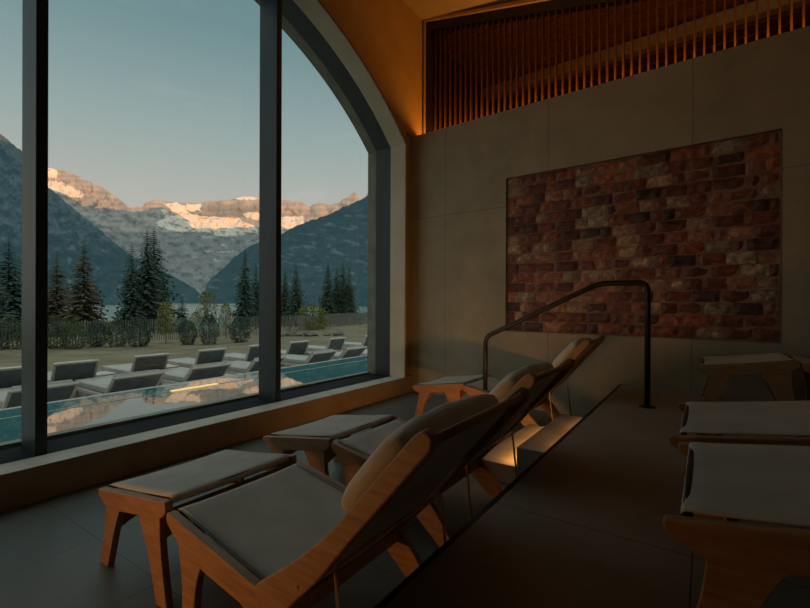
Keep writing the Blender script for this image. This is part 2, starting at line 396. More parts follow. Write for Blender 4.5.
# surround between frame and ceiling
bm = bmesh.new(); n_ = 1
def slab(bm, x0, x1, zb, zt, d0, d1):
    pts = []
    a = [(x0, zb(x0)), (x1, zb(x1)), (x1, zt(x1)), (x0, zt(x0))]; prism(bm, a, d0, d1)
XR = 1.6
slab(bm, -3.4, RX+.3, lambda x: max(ftop(x), PT-.1) if x < XR else PT-.1, lambda x: ceil_z(x)+.15, SD+.02, SD+.12)
slab(bm, -3.5, -3.262, lambda x: PT-.3, lambda x: ftop(x)+.3, SD+.02, SD+.12)
struct(bw(obj('wall_back_2', bm, M['plaster'])), 'amber lit plaster surround above the slatted screen', 'wall')
bm = bmesh.new()
slab(bm, -3.262, -3.240, lambda x: PT-.2, lambda x: ftop(x)+.035, SD-.05, SD+.02)
slab(bm, -3.262, XR, lambda x: ftop(x)+.012, lambda x: ftop(x)+.05, SD-.05, SD+.02)
struct(bw(obj('trim_6', bm, M['plaster'])), 'narrow plaster bead around the slatted opening', 'trim')
scr = empty('slatted_screen', bwp(-1, SD, PT), 'upper screen of thin vertical wooden slats in a black frame above the concrete wall', 'screen', rz=BA)
def spart(name, bm, mat, **k):
    o = obj(name, bm, mat, None, **k); o.parent = scr; o.location = (1, -SD, -PT); return o
bm = bmesh.new()
slab(bm, -3.238, -3.125, lambda x: PT-.2, lambda x: ftop(x), SD-.02, SD+.10)
slab(bm, -3.125, XR, lambda x: ftop(x)-.10, lambda x: ftop(x), SD-.02, SD+.10)
spart('screen_frame', bm, M['black'])
i = 0; x = -3.105
while x < 1.15:
    bm = bmesh.new(); zt = ftop(x)-.09
    box(bm, x, x+.016, SD+.0, SD+.05, PT-.2, zt)
    spart('slat', bm, M['slat']); x += .0782
# loft room behind the screen
bm = bmesh.new()
box(bm, -3.4, RX, 3.6, 3.7, PT-.4, 6); box(bm, -3.45, -3.35, SD+.12, 3.7, PT-.4, 6); box(bm, RX-.1, RX, SD+.12, 3.7, PT-.4, 6)
box(bm, -3.4, RX, SD+.12, 3.7, PT-.4, PT-.3)
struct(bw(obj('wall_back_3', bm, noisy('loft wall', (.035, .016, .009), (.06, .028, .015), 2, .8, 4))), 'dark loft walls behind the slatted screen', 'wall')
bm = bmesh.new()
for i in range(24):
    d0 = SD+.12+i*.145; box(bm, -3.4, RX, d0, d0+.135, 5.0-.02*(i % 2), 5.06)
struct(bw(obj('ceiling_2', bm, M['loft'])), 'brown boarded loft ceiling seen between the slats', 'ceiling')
bm = bmesh.new(); box(bm, -3.35, RX-.1, 2.15, 2.3, 4.77, 4.94)
struct(bw(obj('trim_7', bm, M['beam'])), 'pale loft beam crossing behind the slats', 'trim')

# walls behind the photographer
bm = bmesh.new(); box(bm, RX, RX+.1, RY, 5.3, -.1, 5.2)
struct(obj('wall_right', bm, M['sidewall']), 'plain side wall right of the platform', 'wall')
bm = bmesh.new(); box(bm, XO, RX+.1, RY-.1, RY, -.1, 5.4)
struct(obj('wall_front', bm, M['sidewall']), 'plain wall behind the viewer', 'wall')

# steps down beside the platform
st = empty('step_flight', (-.99, 3.29, 0), 'two stone steps leading down from the platform, lit by warm strips', 'steps')
def stp(name, bm, mat, **k):
    o = obj(name, bm, mat, None, **k); o.parent = st; o.location = (.99, -3.29, 0); return o
M['step'] = noisy('step stone', (.17, .155, .13), (.25, .23, .195), 6, .55, 7, bump=.06)
bm = bmesh.new(); box(bm, -1.015, -.709, 2.765, 3.815, .002, .2555); stp('step', bm, M['step'], bevel=.004)
bm = bmesh.new(); box(bm, -1.292, -1.017, 2.765, 3.815, .002, .1278); stp('step', bm, M['step'], bevel=.004)
LED = emit('warm led', (1, .46, .13), .5)
bm = bmesh.new(); box(bm, -.7225, -.7125, 2.80, 3.78, PZ-.044, PZ-.032); stp('light_strip', bm, LED)
bm = bmesh.new(); box(bm, -1.0245, -1.0165, 2.80, 3.78, .232, .243); stp('light_strip', bm, LED)

# handrail
hr = empty('handrail', (-.383, 3.901, PZ), 'black tubular handrail beside the steps, sloping down to the lower floor', 'handrail')
bm = bmesh.new()
y = 3.901
pts = fillet([(-1.741, y, .0), (-1.741, y, -.315+H), (-.735, y, .17+H), (-.383, y, .17+H), (-.383, y, PZ)], .07, 7)
tube(bm, pts, .0215, 16)
o = obj('rail_tube', bm, M['black'], smooth=True); o.parent = hr; o.location = (.383, -3.901, -PZ)
for px, pz in ((-.383, PZ), (-1.741, 0)):
    bm = bmesh.new(); tube(bm, [(px, y, pz+.001), (px, y, pz+.006), (px, y, pz+.012), (px, y, pz+.02)], [.058, .058, .052, .026], 24)
    o = obj('base_plate', bm, M['black']); o.parent = hr; o.location = (.383, -3.901, -PZ)

# ------------------------------------------------------------ chaises
CW = .66; TH = .034
def add(name, bm, mat, par, **k): return obj(name, bm, mat, par, **k)
def sheet(bm, pts, y0, y1, sag=.012, n=10, thick=.006):
    """fabric stretched between the side panels along a profile (x,z), sagging across"""
    g = []
    for i, (x, z) in enumerate(pts):
        row = []
        for j in range(n+1):
            s = j/n; row.append(bm.verts.new((x, y0+(y1-y0)*s, z-sag*4*s*(1-s))))
        g.append(row)
    for i in range(len(g)-1):
        for j in range(n): bm.faces.new((g[i][j], g[i+1][j], g[i+1][j+1], g[i][j+1]))
def make_chaise(label, group, seed=0):
    r = empty('chaise_lounge', (0, 0, 0), label, 'lounge chair', group)
    # low back half: seat
    rail = roundpoly([(.605, .402), (1.17, .305), (1.22, .255), (1.17, .215), (.82, .262), (.69, .300), (.600, .365)], [.02, .0, .0, .02, .05, .05, .02])
    fleg = roundpoly([(.68, .32), (.84, .29), (.80, .20), (.775, .0), (.70, .0), (.715, .15)], [0, 0, .04, .008, .008, .1])
    rleg = roundpoly([(1.08, .29), (1.20, .28), (1.30, .17), (1.42, .0), (1.34, .0), (1.20, .12), (1.02, .255)], [0, 0, .05, .008, .008, .05, .04])
    for y0 in (0, CW-TH):
        bm = bmesh.new(); prism(bm, rail, y0, y0+TH); add('seat_rail', bm, M['wood'], r, bevel=.006, seg=3)
        bm = bmesh.new(); prism(bm, fleg, y0+.002, y0+TH-.002); add('leg', bm, M['wood'], r, bevel=.006, seg=3)
        bm = bmesh.new(); prism(bm, rleg, y0+.002, y0+TH-.002); add('leg', bm, M['wood'], r, bevel=.006, seg=3)
    for xs, zs, h in ((.66, .30, .05), (1.19, .20, .055)):
        bm = bmesh.new(); box(bm, xs, xs+.03, TH, CW-TH, zs, zs+h); add('crossbar', bm, M['wood'], r, bevel=.005)
    bm = bmesh.new(); box(bm, .612, .632, TH, CW-TH, .352, .392); add('crossbar', bm, M['wood'], r, bevel=.005)
    # seat sling
    bm = bmesh.new(); sp = [(.628, .340), (.614, .376), (.616, .400), (.634, .401)]
    for i in range(1, 13):
        s = i/12; sp.append((.634+.556*s, .401-.098*s-.006*math.sin(PI*s)))
    sheet(bm, sp, TH+.006, CW-TH-.006, .006)
    o = add('seat_sling', bm, M['sling'], r, smooth=True); q = o.modifiers.new('s', 'SOLIDIFY'); q.thickness = .005
    bm = bmesh.new()
    bm.free()
    for yy in (TH+.014, CW-TH-.014):
        bm = bmesh.new(); tube(bm, [(.634+.556*i/8, yy, .402-.098*i/8-.006*math.sin(PI*i/8)) for i in range(9)], .006, 6)
        add('hem', bm, M['sling_edge'], o, smooth=True)
    # inclined back: boomerang side plates inside the seat rails' line
    bl = [(1.125, .318), (1.145, .255), (1.205, .222), (1.30, .326), (1.405, .431), (1.490, .538), (1.757, .848), (1.760, .882), (1.734, .895), (1.702, .872), (1.438, .568), (1.30, .448)]
    rr = [.02, .0, .03, .1, .05, .08, .03, .03, .03, .03, .12, .05]
    pl = roundpoly(bl, rr)
    for y0 in (-.004, CW-TH+.004):
        bm = bmesh.new(); prism(bm, pl, y0, y0+TH)
        o = add('back_frame', bm, M['wood'], r, bevel=.008, seg=3)
        yb = y0-.003 if y0 < 0 else y0+TH-.001
        for (cx, cz) in ((1.175, .262), (1.32, .385)):
            bm = bmesh.new(); tube(bm, [(cx, yb, cz), (cx, yb+.004, cz)], .006, 12)
            add('screw', bm, M['brass'], o)
    for q_ in ((1.738, .860), (1.20, .265)):
        bm = bmesh.new(); tube(bm, [(q_[0], TH-.006, q_[1]), (q_[0], CW-TH+.006, q_[1])], .013, 10); add('back_crossbar', bm, M['wood'], r, smooth=True)
    bm = bmesh.new(); sp = [(1.178, .283), (1.20, .279)]
    for i in range(1, 11):
        s = i/10; sp.append((1.20+.25*s, .279+.245*s-.02*math.sin(PI*s)))
    for i in range(1, 13):
        s = i/12; sp.append((1.45+.290*s, .530+.345*s-.004*math.sin(PI*s)))
    sheet(bm, sp, TH+.004, CW-TH-.004, .030)
    o = add('back_sling', bm, M['sling'], r, smooth=True); q = o.modifiers.new('s', 'SOLIDIFY'); q.thickness = .006
    # brass prop under the back
    bm = bmesh.new(); yy = (TH+.004, CW-TH-.004)
    tube(bm, fillet([(1.475, yy[0], .001), (1.425, yy[0], .455), (1.425, yy[1], .455), (1.475, yy[1], .001)], .02, 5), .0055, 8)
    add('brass_prop', bm, M['brass'], r, smooth=True)
    # pillow-like back cushion
    bm = bmesh.new(); rnd = random.Random(seed)
    d = Vector((.64, 0, .768)).normalized(); nn = Vector((-d.z, 0, d.x)); base = Vector((1.477, 0, .583))+nn*.040
    nL, nW, NT = 10, 18, 12
    L_ = .335; c0 = base+d*(L_*.5+.0)
    rings = []
    for j in range(nW+1):
        s = j/nW; yv = .012+(CW-.024)*s; e = abs(2*s-1); k = (1-e**5*.62)
        ring = []
        for a in range(24):
            th = 2*PI*a/24; ca, sa = math.cos(th), math.sin(th)
            px = math.copysign(abs(ca)**.65, ca)*L_*.5*(1-e**6*.16); pz = math.copysign(abs(sa)**.75, sa)*.062*k
            p = c0+d*px+nn*pz+Vector((0, yv, 0))
            w = noise.noise(Vector((px*7+seed*3, yv*6, pz*5)))*.010+noise.noise(Vector((px*18, yv*16+seed, 2)))*.004
            p += nn*w; ring.append(bm.verts.new(p))
        rings.append(ring)
    for j in range(nW):
        for a in range(24): bm.faces.new((rings[j][a], rings[j][(a+1) % 24], rings[j+1][(a+1) % 24], rings[j+1][a]))
    bm.faces.new(rings[0]); bm.faces.new(rings[-1][::-1])
    cu = add('cushion', bm, M['cushion'], r, smooth=True, sub=1)
    return r
def make_ottoman(label, group):
    r = empty('ottoman', (0, 0, 0), label, 'ottoman', group)
    top = roundpoly([(0, .330), (.591, .416), (.598, .372), (.545, .335), (.40, .318), (.36, .305), (.22, .280), (.17, .255), (.09, .260), (.008, .300)], [.02, .008, .02, .03, .03, .0, .0, .03, .04, .02])
    l1 = roundpoly([(.085, .285), (.215, .290), (.165, .19), (.100, .0), (.024, .0), (.074, .18)], [0, 0, .05, .008, .008, .1])
    l2 = roundpoly([(.37, .325), (.550, .350), (.556, .22), (.605, .0), (.525, .0), (.452, .20)], [0, 0, .08, .008, .008, .1])
    for y0 in (0, CW-TH):
        bm = bmesh.new(); prism(bm, top, y0, y0+TH); add('side_rail', bm, M['wood'], r, bevel=.006, seg=3)
        bm = bmesh.new(); prism(bm, l1, y0+.002, y0+TH-.002); add('leg', bm, M['wood'], r, bevel=.006, seg=3)
        bm = bmesh.new(); prism(bm, l2, y0+.002, y0+TH-.002); add('leg', bm, M['wood'], r, bevel=.006, seg=3)
    for xs, zt, dd in ((.12, .285, .055), (.50, .345, .060)):
        bm = bmesh.new(); pts = []
        nseg = 14; a = []; b = []
        # bar with arched underside, deeper at the legs
        for i in range(nseg+1):
            s = i/nseg; yv = TH+(CW-2*TH)*s; dep = .055+.055*abs(2*s-1)**3
            a.append((yv, zt)); b.append((yv, zt-dep))
        poly = a+b[::-1]
        va = [bm.verts.new((xs, p[0], p[1])) for p in poly]; vb = [bm.verts.new((xs+.028, p[0], p[1])) for p in poly]
        m_ = len(poly)
        for i in range(nseg):
            bm.faces.new((va[i], va[i+1], va[m_-2-i], va[m_-1-i])); bm.faces.new((vb[i+1], vb[i], vb[m_-1-i], vb[m_-2-i]))
        for i in range(m_): bm.faces.new((va[i], vb[i], vb[(i+1) % m_], va[(i+1) % m_]))
        add('crossbar', bm, M['wood'], r, bevel=.004)
    for q_ in ((.046, .333), (.562, .404)):
        bm = bmesh.new(); tube(bm, [(q_[0], TH-.004, q_[1]), (q_[0], CW-TH+.004, q_[1])], .011, 10)
        add('sling_rod', bm, M['black'], r, smooth=True)
    bm = bmesh.new(); sp = [(.040, .330), (.034, .338), (.042, .3455)]
    for i in range(1, 15):
        s = i/14; sp.append((.042+.520*s, .3455+.0757*s-.003*math.sin(PI*s)))
    sp += [(.576, .412), (.577, .398), (.562, .388)]
    sheet(bm, sp, TH+.003, CW-TH-.003, .005)
    o = add('sling', bm, M['sling'], r, smooth=True); q = o.modifiers.new('s', 'SOLIDIFY'); q.thickness = .005

    return r
ch0 = make_chaise('teak chaise lounge nearest the viewer in the window row, grey sling seat and linen cushion', 'chaise lounges', 1)
ot0 = make_ottoman('teak footstool with grey sling nearest the viewer in the window row', 'footstools')
spots = [  # x, y, floor, recline tweak, labels
 (-2.267, .856, 0, 'teak chaise lounge nearest the viewer in the window row, grey sling seat and linen cushion', 'teak footstool with grey sling nearest the viewer in the window row'),
 (-2.345, 1.812, 0, 'middle chaise of the window row, just before the steps, mostly behind the nearest chaise', 'middle footstool of the window row, just beyond the nearest footstool'),
 (-2.519, 3.809, 0, 'far chaise of the window row, orange lit frame against the concrete wall beyond the steps', 'far footstool of the window row, in the corner by the concrete wall'),
 (-.082, 1.112, PZ, 'nearest chaise on the raised platform, cut off by the right edge', 'nearest grey footstool on the raised platform at the bottom right corner'),
 (-.115, 1.82, PZ, 'second chaise on the raised platform, directly behind the nearest one', 'second footstool on the raised platform, rail touching the nearest one'),
 (-.070, 3.99, PZ, 'far chaise on the raised platform, by the salt brick wall at the right edge', 'far footstool on the raised platform, below the right end of the brick panel')]
for i, (x, y, z, la, lb) in enumerate(spots):
    c = ch0 if i == 0 else copy_tree(ch0); k = ot0 if i == 0 else copy_tree(ot0)
    c.location = (x, y, z+.0005); k.location = (x, y, z+.0005)
    c['label'] = la; k['label'] = lb
    if i == 2: c.location.x -= .03
    if i == 0: k.location.x -= .035; k.location.y += .018

# ------------------------------------------------------------ outside: pool, deck, lawn
PE = -5.36
bm = bmesh.new(); box(bm, PE, -3.96, -8, 16, WATER-.01, WATER)
tag(obj('pool_water', bm, M['pool']), 'still swimming pool water mirroring the mountains outside the window', 'water')
bm = bmesh.new(); box(bm, -4.0, XO-.002, -8, 16, -.6, WATER+.01)
struct(obj('trim_8', bm, M['pooldeck']), 'pool edge coping below the window', 'trim')
bm = bmesh.new(); box(bm, PE-.10, PE-.001, -8, 16, -.9, WATER-.004)
struct(obj('trim_9', bm, M['pooldeck']), 'pale overflow rim along the far side of the pool', 'trim')
bm = bmesh.new(); box(bm, -9.5, PE-.101, -9, 44, -.9, DECK)
struct(obj('floor', bm, M['pooldeck']), 'pale stone pool deck carrying the outdoor loungers', 'deck')
bm = bmesh.new(); box(bm, -4.978, -4.955, -8, 16, WATER-.02, WATER+.003)  # thin strip painting the pale reflection of the step strips in the glass
struct(obj('reflection_line', bm, M['out_frame']), 'thin pale line laid on the pool water, imitating a reflection in the window glass', 'trim')
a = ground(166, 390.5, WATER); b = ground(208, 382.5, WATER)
bm = bmesh.new(); box(bm, -4.990, -4.935, a.y, b.y, WATER+.003, WATER+.010)  # glowing bar put in for a step strip mirrored in the window glass
tag(obj('led_reflection', bm, emit('led reflection', (1, .62, .26), 1.25)), 'glowing orange bar imitating a light strip reflection in the window glass', 'reflection')
# terrain sheet: lawn, then bank falling to the lake
def ground_z(x, y):
    s = -x
    if s < 9.5: return DECK-.02
    if s < 19: return DECK-.02-(s-9.5)/9.5*.46
    if s < 30: return DECK-.48-(s-19)/11*.10
    if s < 95: return DECK-.58-(s-30)/65*4.2
    return -5.1
bm = bmesh.new(); xs = [-9.48, -11, -13, -15, -17, -19, -21, -24, -28, -34, -42, -52, -64, -78, -90, -100]
ysn = list(range(-60, 200, 5)); g = []
for x in xs:
    row = []
    for y in ysn:
        z = ground_z(x, y)
        if x < -21: z += noise.noise(Vector((x*.07, y*.07, 0)))*.5
        elif x < -12: z += noise.noise(Vector((x*.2, y*.2, 0)))*.05
        row.append(bm.verts.new((x, y, z)))
    g.append(row)
for i in range(len(xs)-1):
    for j in range(len(ysn)-1): bm.faces.new((g[i][j], g[i+1][j], g[i+1][j+1], g[i][j+1]))
tag(obj('lawn', bm, M['grass'], smooth=True), 'dry grass lawn sloping away behind the pool deck', 'lawn', kind='stuff')
bm = bmesh.new()
v = [bm.verts.new(p) for p in ((-60, -600, -4.2), (-60, 1800, -4.2), (-2200, 1800, -4.2), (-2200, -600, -4.2))]
bm.faces.new(v)
tag(obj('lake', bm, M['lake']), 'teal glacial lake beyond the trees', 'lake')

# outdoor loungers
def make_lounger(w, dx, dz):
    r = empty('pool_lounger', (0, 0, 0), '', 'sun lounger', 'sun loungers on the pool deck')
    # origin: foot of the backrest, near corner; seat runs to -x
    bm = bmesh.new(); box(bm, -1.16, .04, 0, w, .19, .235); add('base_frame', bm, M['out_frame'], r, bevel=.008)
    bm = bmesh.new(); box(bm, -1.14, -.01, .03, w-.03, .236, .325); add('seat_pad', bm, M['out_pad'], r, bevel=.02)
    for x, y in ((-1.12, .03), (-1.12, w-.08), (-.06, .03), (-.06, w-.08)):
        bm = bmesh.new(); box(bm, x, x+.05, y, y+.05, .0, .19); add('leg', bm, M['out_frame'], r)
    z0 = .245; L = math.hypot(dx, dz); nx, nz_ = dz/L*.034, -dx/L*.034
    def prof(s0, s1, t0, t1): return [(dx*s0+nx*t0, z0+dz*s0+nz_*t0), (dx*s1+nx*t0, z0+dz*s1+nz_*t0), (dx*s1+nx*t1, z0+dz*s1+nz_*t1), (dx*s0+nx*t1, z0+dz*s0+nz_*t1)]
    bm = bmesh.new()
    for y0, y1 in ((0, .032), (w-.032, w)): prism(bm, prof(0, 1, 0, 1), y0, y1)
    e_ = .03/L
    prism(bm, prof(1-e_, 1, 0, 1), .032, w-.032); prism(bm, prof(0, e_, 0, 1), .032, w-.032)
    o = add('back_frame', bm, M['out_frame'], r)
    bm = bmesh.new(); prism(bm, prof(e_, 1-e_, .3, .7), .033, w-.033); add('back_sling', bm, M['out_sling'], o)
    bm = bmesh.new(); prism(bm, prof(.02, .94, -2.0, -.05), .04, w-.04); add('back_pad', bm, M['out_pad'], r, bevel=.02)
    return r
lgF = make_lounger(.68, .26, .26); lgB = make_lounger(.58, .17, .36)
place = []
for u, v, lbl in ((1, 405, 'front row lounger by the pool, seen through the left pane left of the mullion'),
                  (104, 391, 'front row lounger with lowered back beside the pool, left of the centre pane'),
                  (182, 381, 'front row lounger beside the orange led reflection'),
                  (245, 372, 'front row lounger just left of the centre mullion'),
                  (304, 363, 'front row lounger just right of the centre mullion'),
                  (338, 358, 'front row lounger near the right jamb of the window')):
    place.append((u, v, lgF, -6.78, lbl))
for u, v, lbl in ((-20, 392, 'back row lounger partly hidden at the left edge of the photo'),
                  (49, 382, 'back row lounger with dark upright back right of the left mullion'),
                  (129, 372, 'back row lounger behind the two leftmost front loungers of the centre pane'),
                  (193, 365, 'back row lounger in the middle of the centre pane'),
                  (244, 360, 'back row lounger cut by the centre mullion'),
                  (285, 356.5, 'back row lounger standing right of the centre mullion'),
                  (325, 350.5, 'back row lounger with upright back in the right pane'),
                  (361, 346, 'back row lounger cut by the right jamb of the window')):
    place.append((u, v, lgB, -8.06, lbl))
seen = set()
for u, v, src, px, lbl in place:
    p = ground(u, v, H-1.19); o = src if src.name not in seen else copy_tree(src); seen.add(src.name)
    o.location = (px, p.y*(px/p.x), DECK+.001); o['label'] = lbl
tb0 = None
for i, (u, v) in enumerate(((98, 379), (163, 373), (266, 360))):
    if tb0 is None:
        tb0 = empty('side_table', (0, 0, 0), '', 'table', 'side tables between the outdoor loungers')
        bm = bmesh.new(); box(bm, -.2, .2, -.2, .2, .27, .295); add('table_top', bm, M['out_frame'], tb0, bevel=.004)
        for x in (-.18, .155):
            for y in (-.18, .155):
                bm = bmesh.new(); box(bm, x, x+.025, y, y+.025, 0, .27); add('leg', bm, M['black'], tb0)
        o = tb0
    else: o = copy_tree(tb0)
    p = ground(u, v, H-1.22); o.location = (-8.5, p.y*(-8.5/p.x), DECK+.001)
    o['label'] = ('low side table right of the dark upright lounger', 'low side table between back row loungers near the orange reflection', 'low side table right behind the centre mullion')[i]

# fence behind the lawn
fe = empty('garden_fence', (-23.5, 8, ground_z(-23.5, 8)), 'low weathered fence of posts and upright pickets behind the lawn', 'fence')
def fpart(name, bm, mat):
    o = obj(name, bm, mat, fe); o.location = (23.5, -8, -ground_z(-23.5, 8)); return o
fx = lambda y: -23.5-.33*max(0, y-21)
rnd = random.Random(3)
bm = bmesh.new()
y = -6
while y < 42:
    x = fx(y); z = ground_z(x, y); hgt = .92+rnd.uniform(-.02, .02)
    box(bm, x-.008, x+.008, y, y+.042, z+.05, z+hgt+.25); y += .115
fpart('pickets', bm, M['fence'])
y = -6; i = 0
while y < 42:
    x = fx(y); z = ground_z(x, y); bm = bmesh.new(); box(bm, x-.03, x+.03, y-.03, y+.03, z-.1, z+1.22); fpart('post', bm, M['fence']); y += 2.4; i += 1

# ------------------------------------------------------------ vegetation
def conifer_meshes(seed, h=1.0, spread=.19, dens=1.0, mat='needle', ragged=.5):
    rnd = random.Random(seed); bm = bmesh.new()
    tiers = int(46*dens)
    for k in range(tiers):
        f = k/(tiers-1); z = .10+.89*f**.92
        R_ = spread*((1-z)**.8)*(1+rnd.uniform(-ragged, ragged)*.35)+.006
        nb = max(4, int(11*(1-f)+5))
        a0 = rnd.uniform(0, 6.28)
        for b in range(nb):
            a = a0+2*PI*b/nb+rnd.uniform(-.25, .25); L = R_*rnd.uniform(.55, 1.15)
            dx, dy = math.cos(a), math.sin(a); droop = L*rnd.uniform(.18, .5)
            # a drooping bough: spine with hanging side sprays
            nseg = 4; w = L*.20+.004
            prev = None
            for s in range(nseg+1):
                q = s/nseg; px, py = dx*L*q, dy*L*q; pz = z-droop*q*q+L*.10*q
                ww = w*(1-q)**.6*(.75+.5*rnd.random())*(1 if s else .4)
                l = bm.verts.new((px-dy*ww, py+dx*ww, pz-ww*.55)); c = bm.verts.new((px, py, pz)); r_ = bm.verts.new((px+dy*ww, py-dx*ww, pz-ww*.55))
                if prev: bm.faces.new((prev[0], l, c, prev[1])); bm.faces.new((prev[1], c, r_, prev[2]))
                prev = (l, c, r_)
                if s and rnd.random() < .9:
                    hh = L*rnd.uniform(.10, .22)
                    t1 = bm.verts.new((px-dx*w*.5, py-dy*w*.5, pz)); t2 = bm.verts.new((px+dx*w*.4, py+dy*w*.4, pz)); t3 = bm.verts.new((px+rnd.uniform(-.2, .2)*w, py, pz-hh))
                    bm.faces.new((t1, t2, t3))
    fol = bpy.data.meshes.new('foliage'); bm.to_mesh(fol); bm.free(); fol.materials.append(M[mat])
    bm = bmesh.new(); tube(bm, [(0, 0, -.03), (0, 0, .3), (0, 0, .7), (0, 0, .99)], [.014, .010, .006, .001], 7)
    tk = bpy.data.meshes.new('trunk'); bm.to_mesh(tk); bm.free(); tk.materials.append(M['bark'])
    return fol, tk
def bush_meshes(seed, mat, n=900, top=1.0, trunk=False, airy=False):
    rnd = random.Random(seed); bm = bmesh.new()
    for i in range(n):
        a = rnd.uniform(0, 6.28); zz = rnd.random(); R_ = .42*math.sin(PI*min(1, (zz*.86+.12)))**.6
        rr = R_*math.sqrt(rnd.uniform(.25 if not airy else .05, 1)); c = Vector((math.cos(a)*rr, math.sin(a)*rr, (.22+.78*zz) if trunk else zz))
        if not trunk: c.z = zz*.95+.03
        c += Vector((noise.noise(c*4+Vector((seed, 0, 0))), noise.noise(c*4+Vector((0, seed, 0))), 0))*.12
        s = rnd.uniform(.012, .030)
        d1 = Vector((rnd.gauss(0, 1), rnd.gauss(0, 1), rnd.gauss(0, 1))).normalized()*s; d2 = d1.cross(Vector((rnd.gauss(0, 1), rnd.gauss(0, 1), rnd.gauss(0, 1)))).normalized()*s*.8
        v = [bm.verts.new(c-d1), bm.verts.new(c+d2), bm.verts.new(c+d1), bm.verts.new(c-d2)]; bm.faces.new(v)
    fol = bpy.data.meshes.new('foliage'); bm.to_mesh(fol); bm.free(); fol.materials.append(M[mat])
    bm = bmesh.new(); tube(bm, [(0, 0, -.03), (.01, 0, .3), (0, .01, .8)], [.016, .012, .004], 7)
    if trunk:
        for k in range(6):
            a = k*1.1; tube(bm, [(0, 0, .25+.08*k), (math.cos(a)*.15, math.sin(a)*.15, .42+.08*k)], [.007, .002], 5)
    tk = bpy.data.meshes.new('trunk'); bm.to_mesh(tk); bm.free(); tk.materials.append(M['bark'])
    return fol, tk
def plant(kind, meshes, loc, h, wid, label, cat, group, rz, stem='trunk'):
    r = empty(kind, loc, label, cat, group, rz)
    for nm, me in (('foliage', meshes[0]), (stem, meshes[1])):
        o = bpy.data.objects.new(nm, me); link(o); o.parent = r; o.scale = (wid, wid, h)
    return r
CON = [conifer_meshes(1), conifer_meshes(2, ragged=.9), conifer_meshes(3, dens=1.15), conifer_meshes(4, ragged=.8, mat='needle_warm'), conifer_meshes(6, ragged=.9, dens=.8)]
# tip u, tip v, distance, mesh index, width factor, label
conifers = [
 (-22, 222, 27, 0, 1.35, 'dark spruce at the left edge of the photo, left of the thick mullion'),
 (9, 236, 31, 1, 1.25, 'dark spruce seen through the left pane beside the mullion'),
 (57, 250, 33, 3, 1.0, 'brownish spruce just right of the left mullion'),
 (84, 241, 30, 3, 1.15, 'brown tinged spruce with a pointed top, second from the left mullion'),
 (132, 241, 31, 0, .9, 'left spruce of the tall dark trio'),
 (147, 228, 32, 2, .95, 'tall dark spruce in the middle of the trio'),
 (154, 226, 34, 1, 1.1, 'tallest dark spruce at the right of the trio'),
 (182, 293, 34, 4, 1.2, 'short spruce right of the tall trio'),
 (245, 248, 36, 1, .8, 'slender spruce left of the centre mullion'),
 (256, 262, 38, 0, 1.0, 'spruce cut by the centre mullion on its left side'),
 (285, 268, 42, 2, .9, 'spruce directly right of the centre mullion'),
 (296, 260, 40, 1, .9, 'slender spruce second right of the centre mullion'),
 (328, 259, 42, 0, .9, 'left spruce of the dense clump in the right pane'),
 (337, 264, 43, 2, .9, 'second spruce of the dense clump in the right pane'),
 (343, 259, 44, 1, .95, 'third spruce of the dense clump in the right pane'),
 (349, 263, 43, 0, .9, 'right spruce of the dense clump in the right pane')]
for i, (u, v, Z, k, wf, lbl) in enumerate(conifers):
    p = far(u, v, Z); gz = ground_z(p.x, p.y)-.2; h = (p.z-gz)*1.0
    wid = h*wf*1.08 if h > 3 else h*1.6
    plant('spruce_tree', CON[k], (p.x, p.y, gz), h, wid, lbl, 'tree', 'spruces beyond the fence', i*1.3)
BU = [bush_meshes(11, 'shrub', 2200), bush_meshes(12, 'birch', 1500, trunk=True, airy=True), bush_meshes(13, 'yellowbush', 2200), bush_meshes(14, 'needle', 2600)]
bushes = [  # u, base v, height px, distance, mesh, width factor, label, cat
 (188, 341, 21, 21, 3, 1.3, 'round dark shrub left of the pair in the centre pane', 'shrub'),
 (209, 342, 28, 21, 3, 1.1, 'dark cone shaped shrub in the middle of the centre pane', 'shrub'),
 (240, 338, 22, 22, 3, 1.5, 'round dark shrub left of the centre mullion', 'shrub'),
 (166, 344, 42, 22, 1, .9, 'young yellow green tree with a thin pale trunk right of the tall trio', 'tree'),
 (207, 331, 40, 30, 1, .9, 'airy olive young tree in front of the lake', 'tree'),
 (196, 338, 26, 27, 1, 1.1, 'low airy tree behind the dark round shrubs', 'tree'),
 (226, 334, 30, 29, 1, .9, 'pale young tree before the lake, left of the round shrub', 'tree'),
 (312, 318, 14, 33, 2, 2.2, 'bright yellow green bush behind the fence in the right pane', 'shrub'),
 (57, 350, 34, 19, 0, 1.3, 'green shrub at the foot of the spruces, right of the left mullion', 'shrub'),
 (75, 349, 30, 19, 0, 1.4, 'green shrub second from the left mullion', 'shrub'),
 (97, 348, 26, 20, 3, 1.5, 'dark shrub below the brown tinged spruce', 'shrub'),
 (117, 347, 28, 20, 0, 1.4, 'green shrub left of the tall trio', 'shrub'),
 (140, 346, 30, 20, 3, 1.4, 'dark shrub at the foot of the tall trio', 'shrub'),
 (8, 355, 40, 18, 0, 1.4, 'green shrub in the left pane beside the mullion', 'shrub'),
 (-14, 356, 46, 18, 3, 1.3, 'dark shrub at the left edge of the left pane', 'shrub')]
for i, (u, vb, hp, Z, k, wf, lbl, cat) in enumerate(bushes):
    p = far(u, vb, Z); gz = ground_z(p.x, p.y)-.03; top = far(u, vb-hp, Z).z; h = max(.4, top-gz)
    plant('shrub' if cat == 'shrub' else 'young_tree', BU[k], (p.x, p.y, gz), h, h*wf*.66, lbl, cat, 'shrubs along the fence' if cat == 'shrub' else 'young trees along the fence', i*.9, 'stem' if cat == 'shrub' else 'trunk')
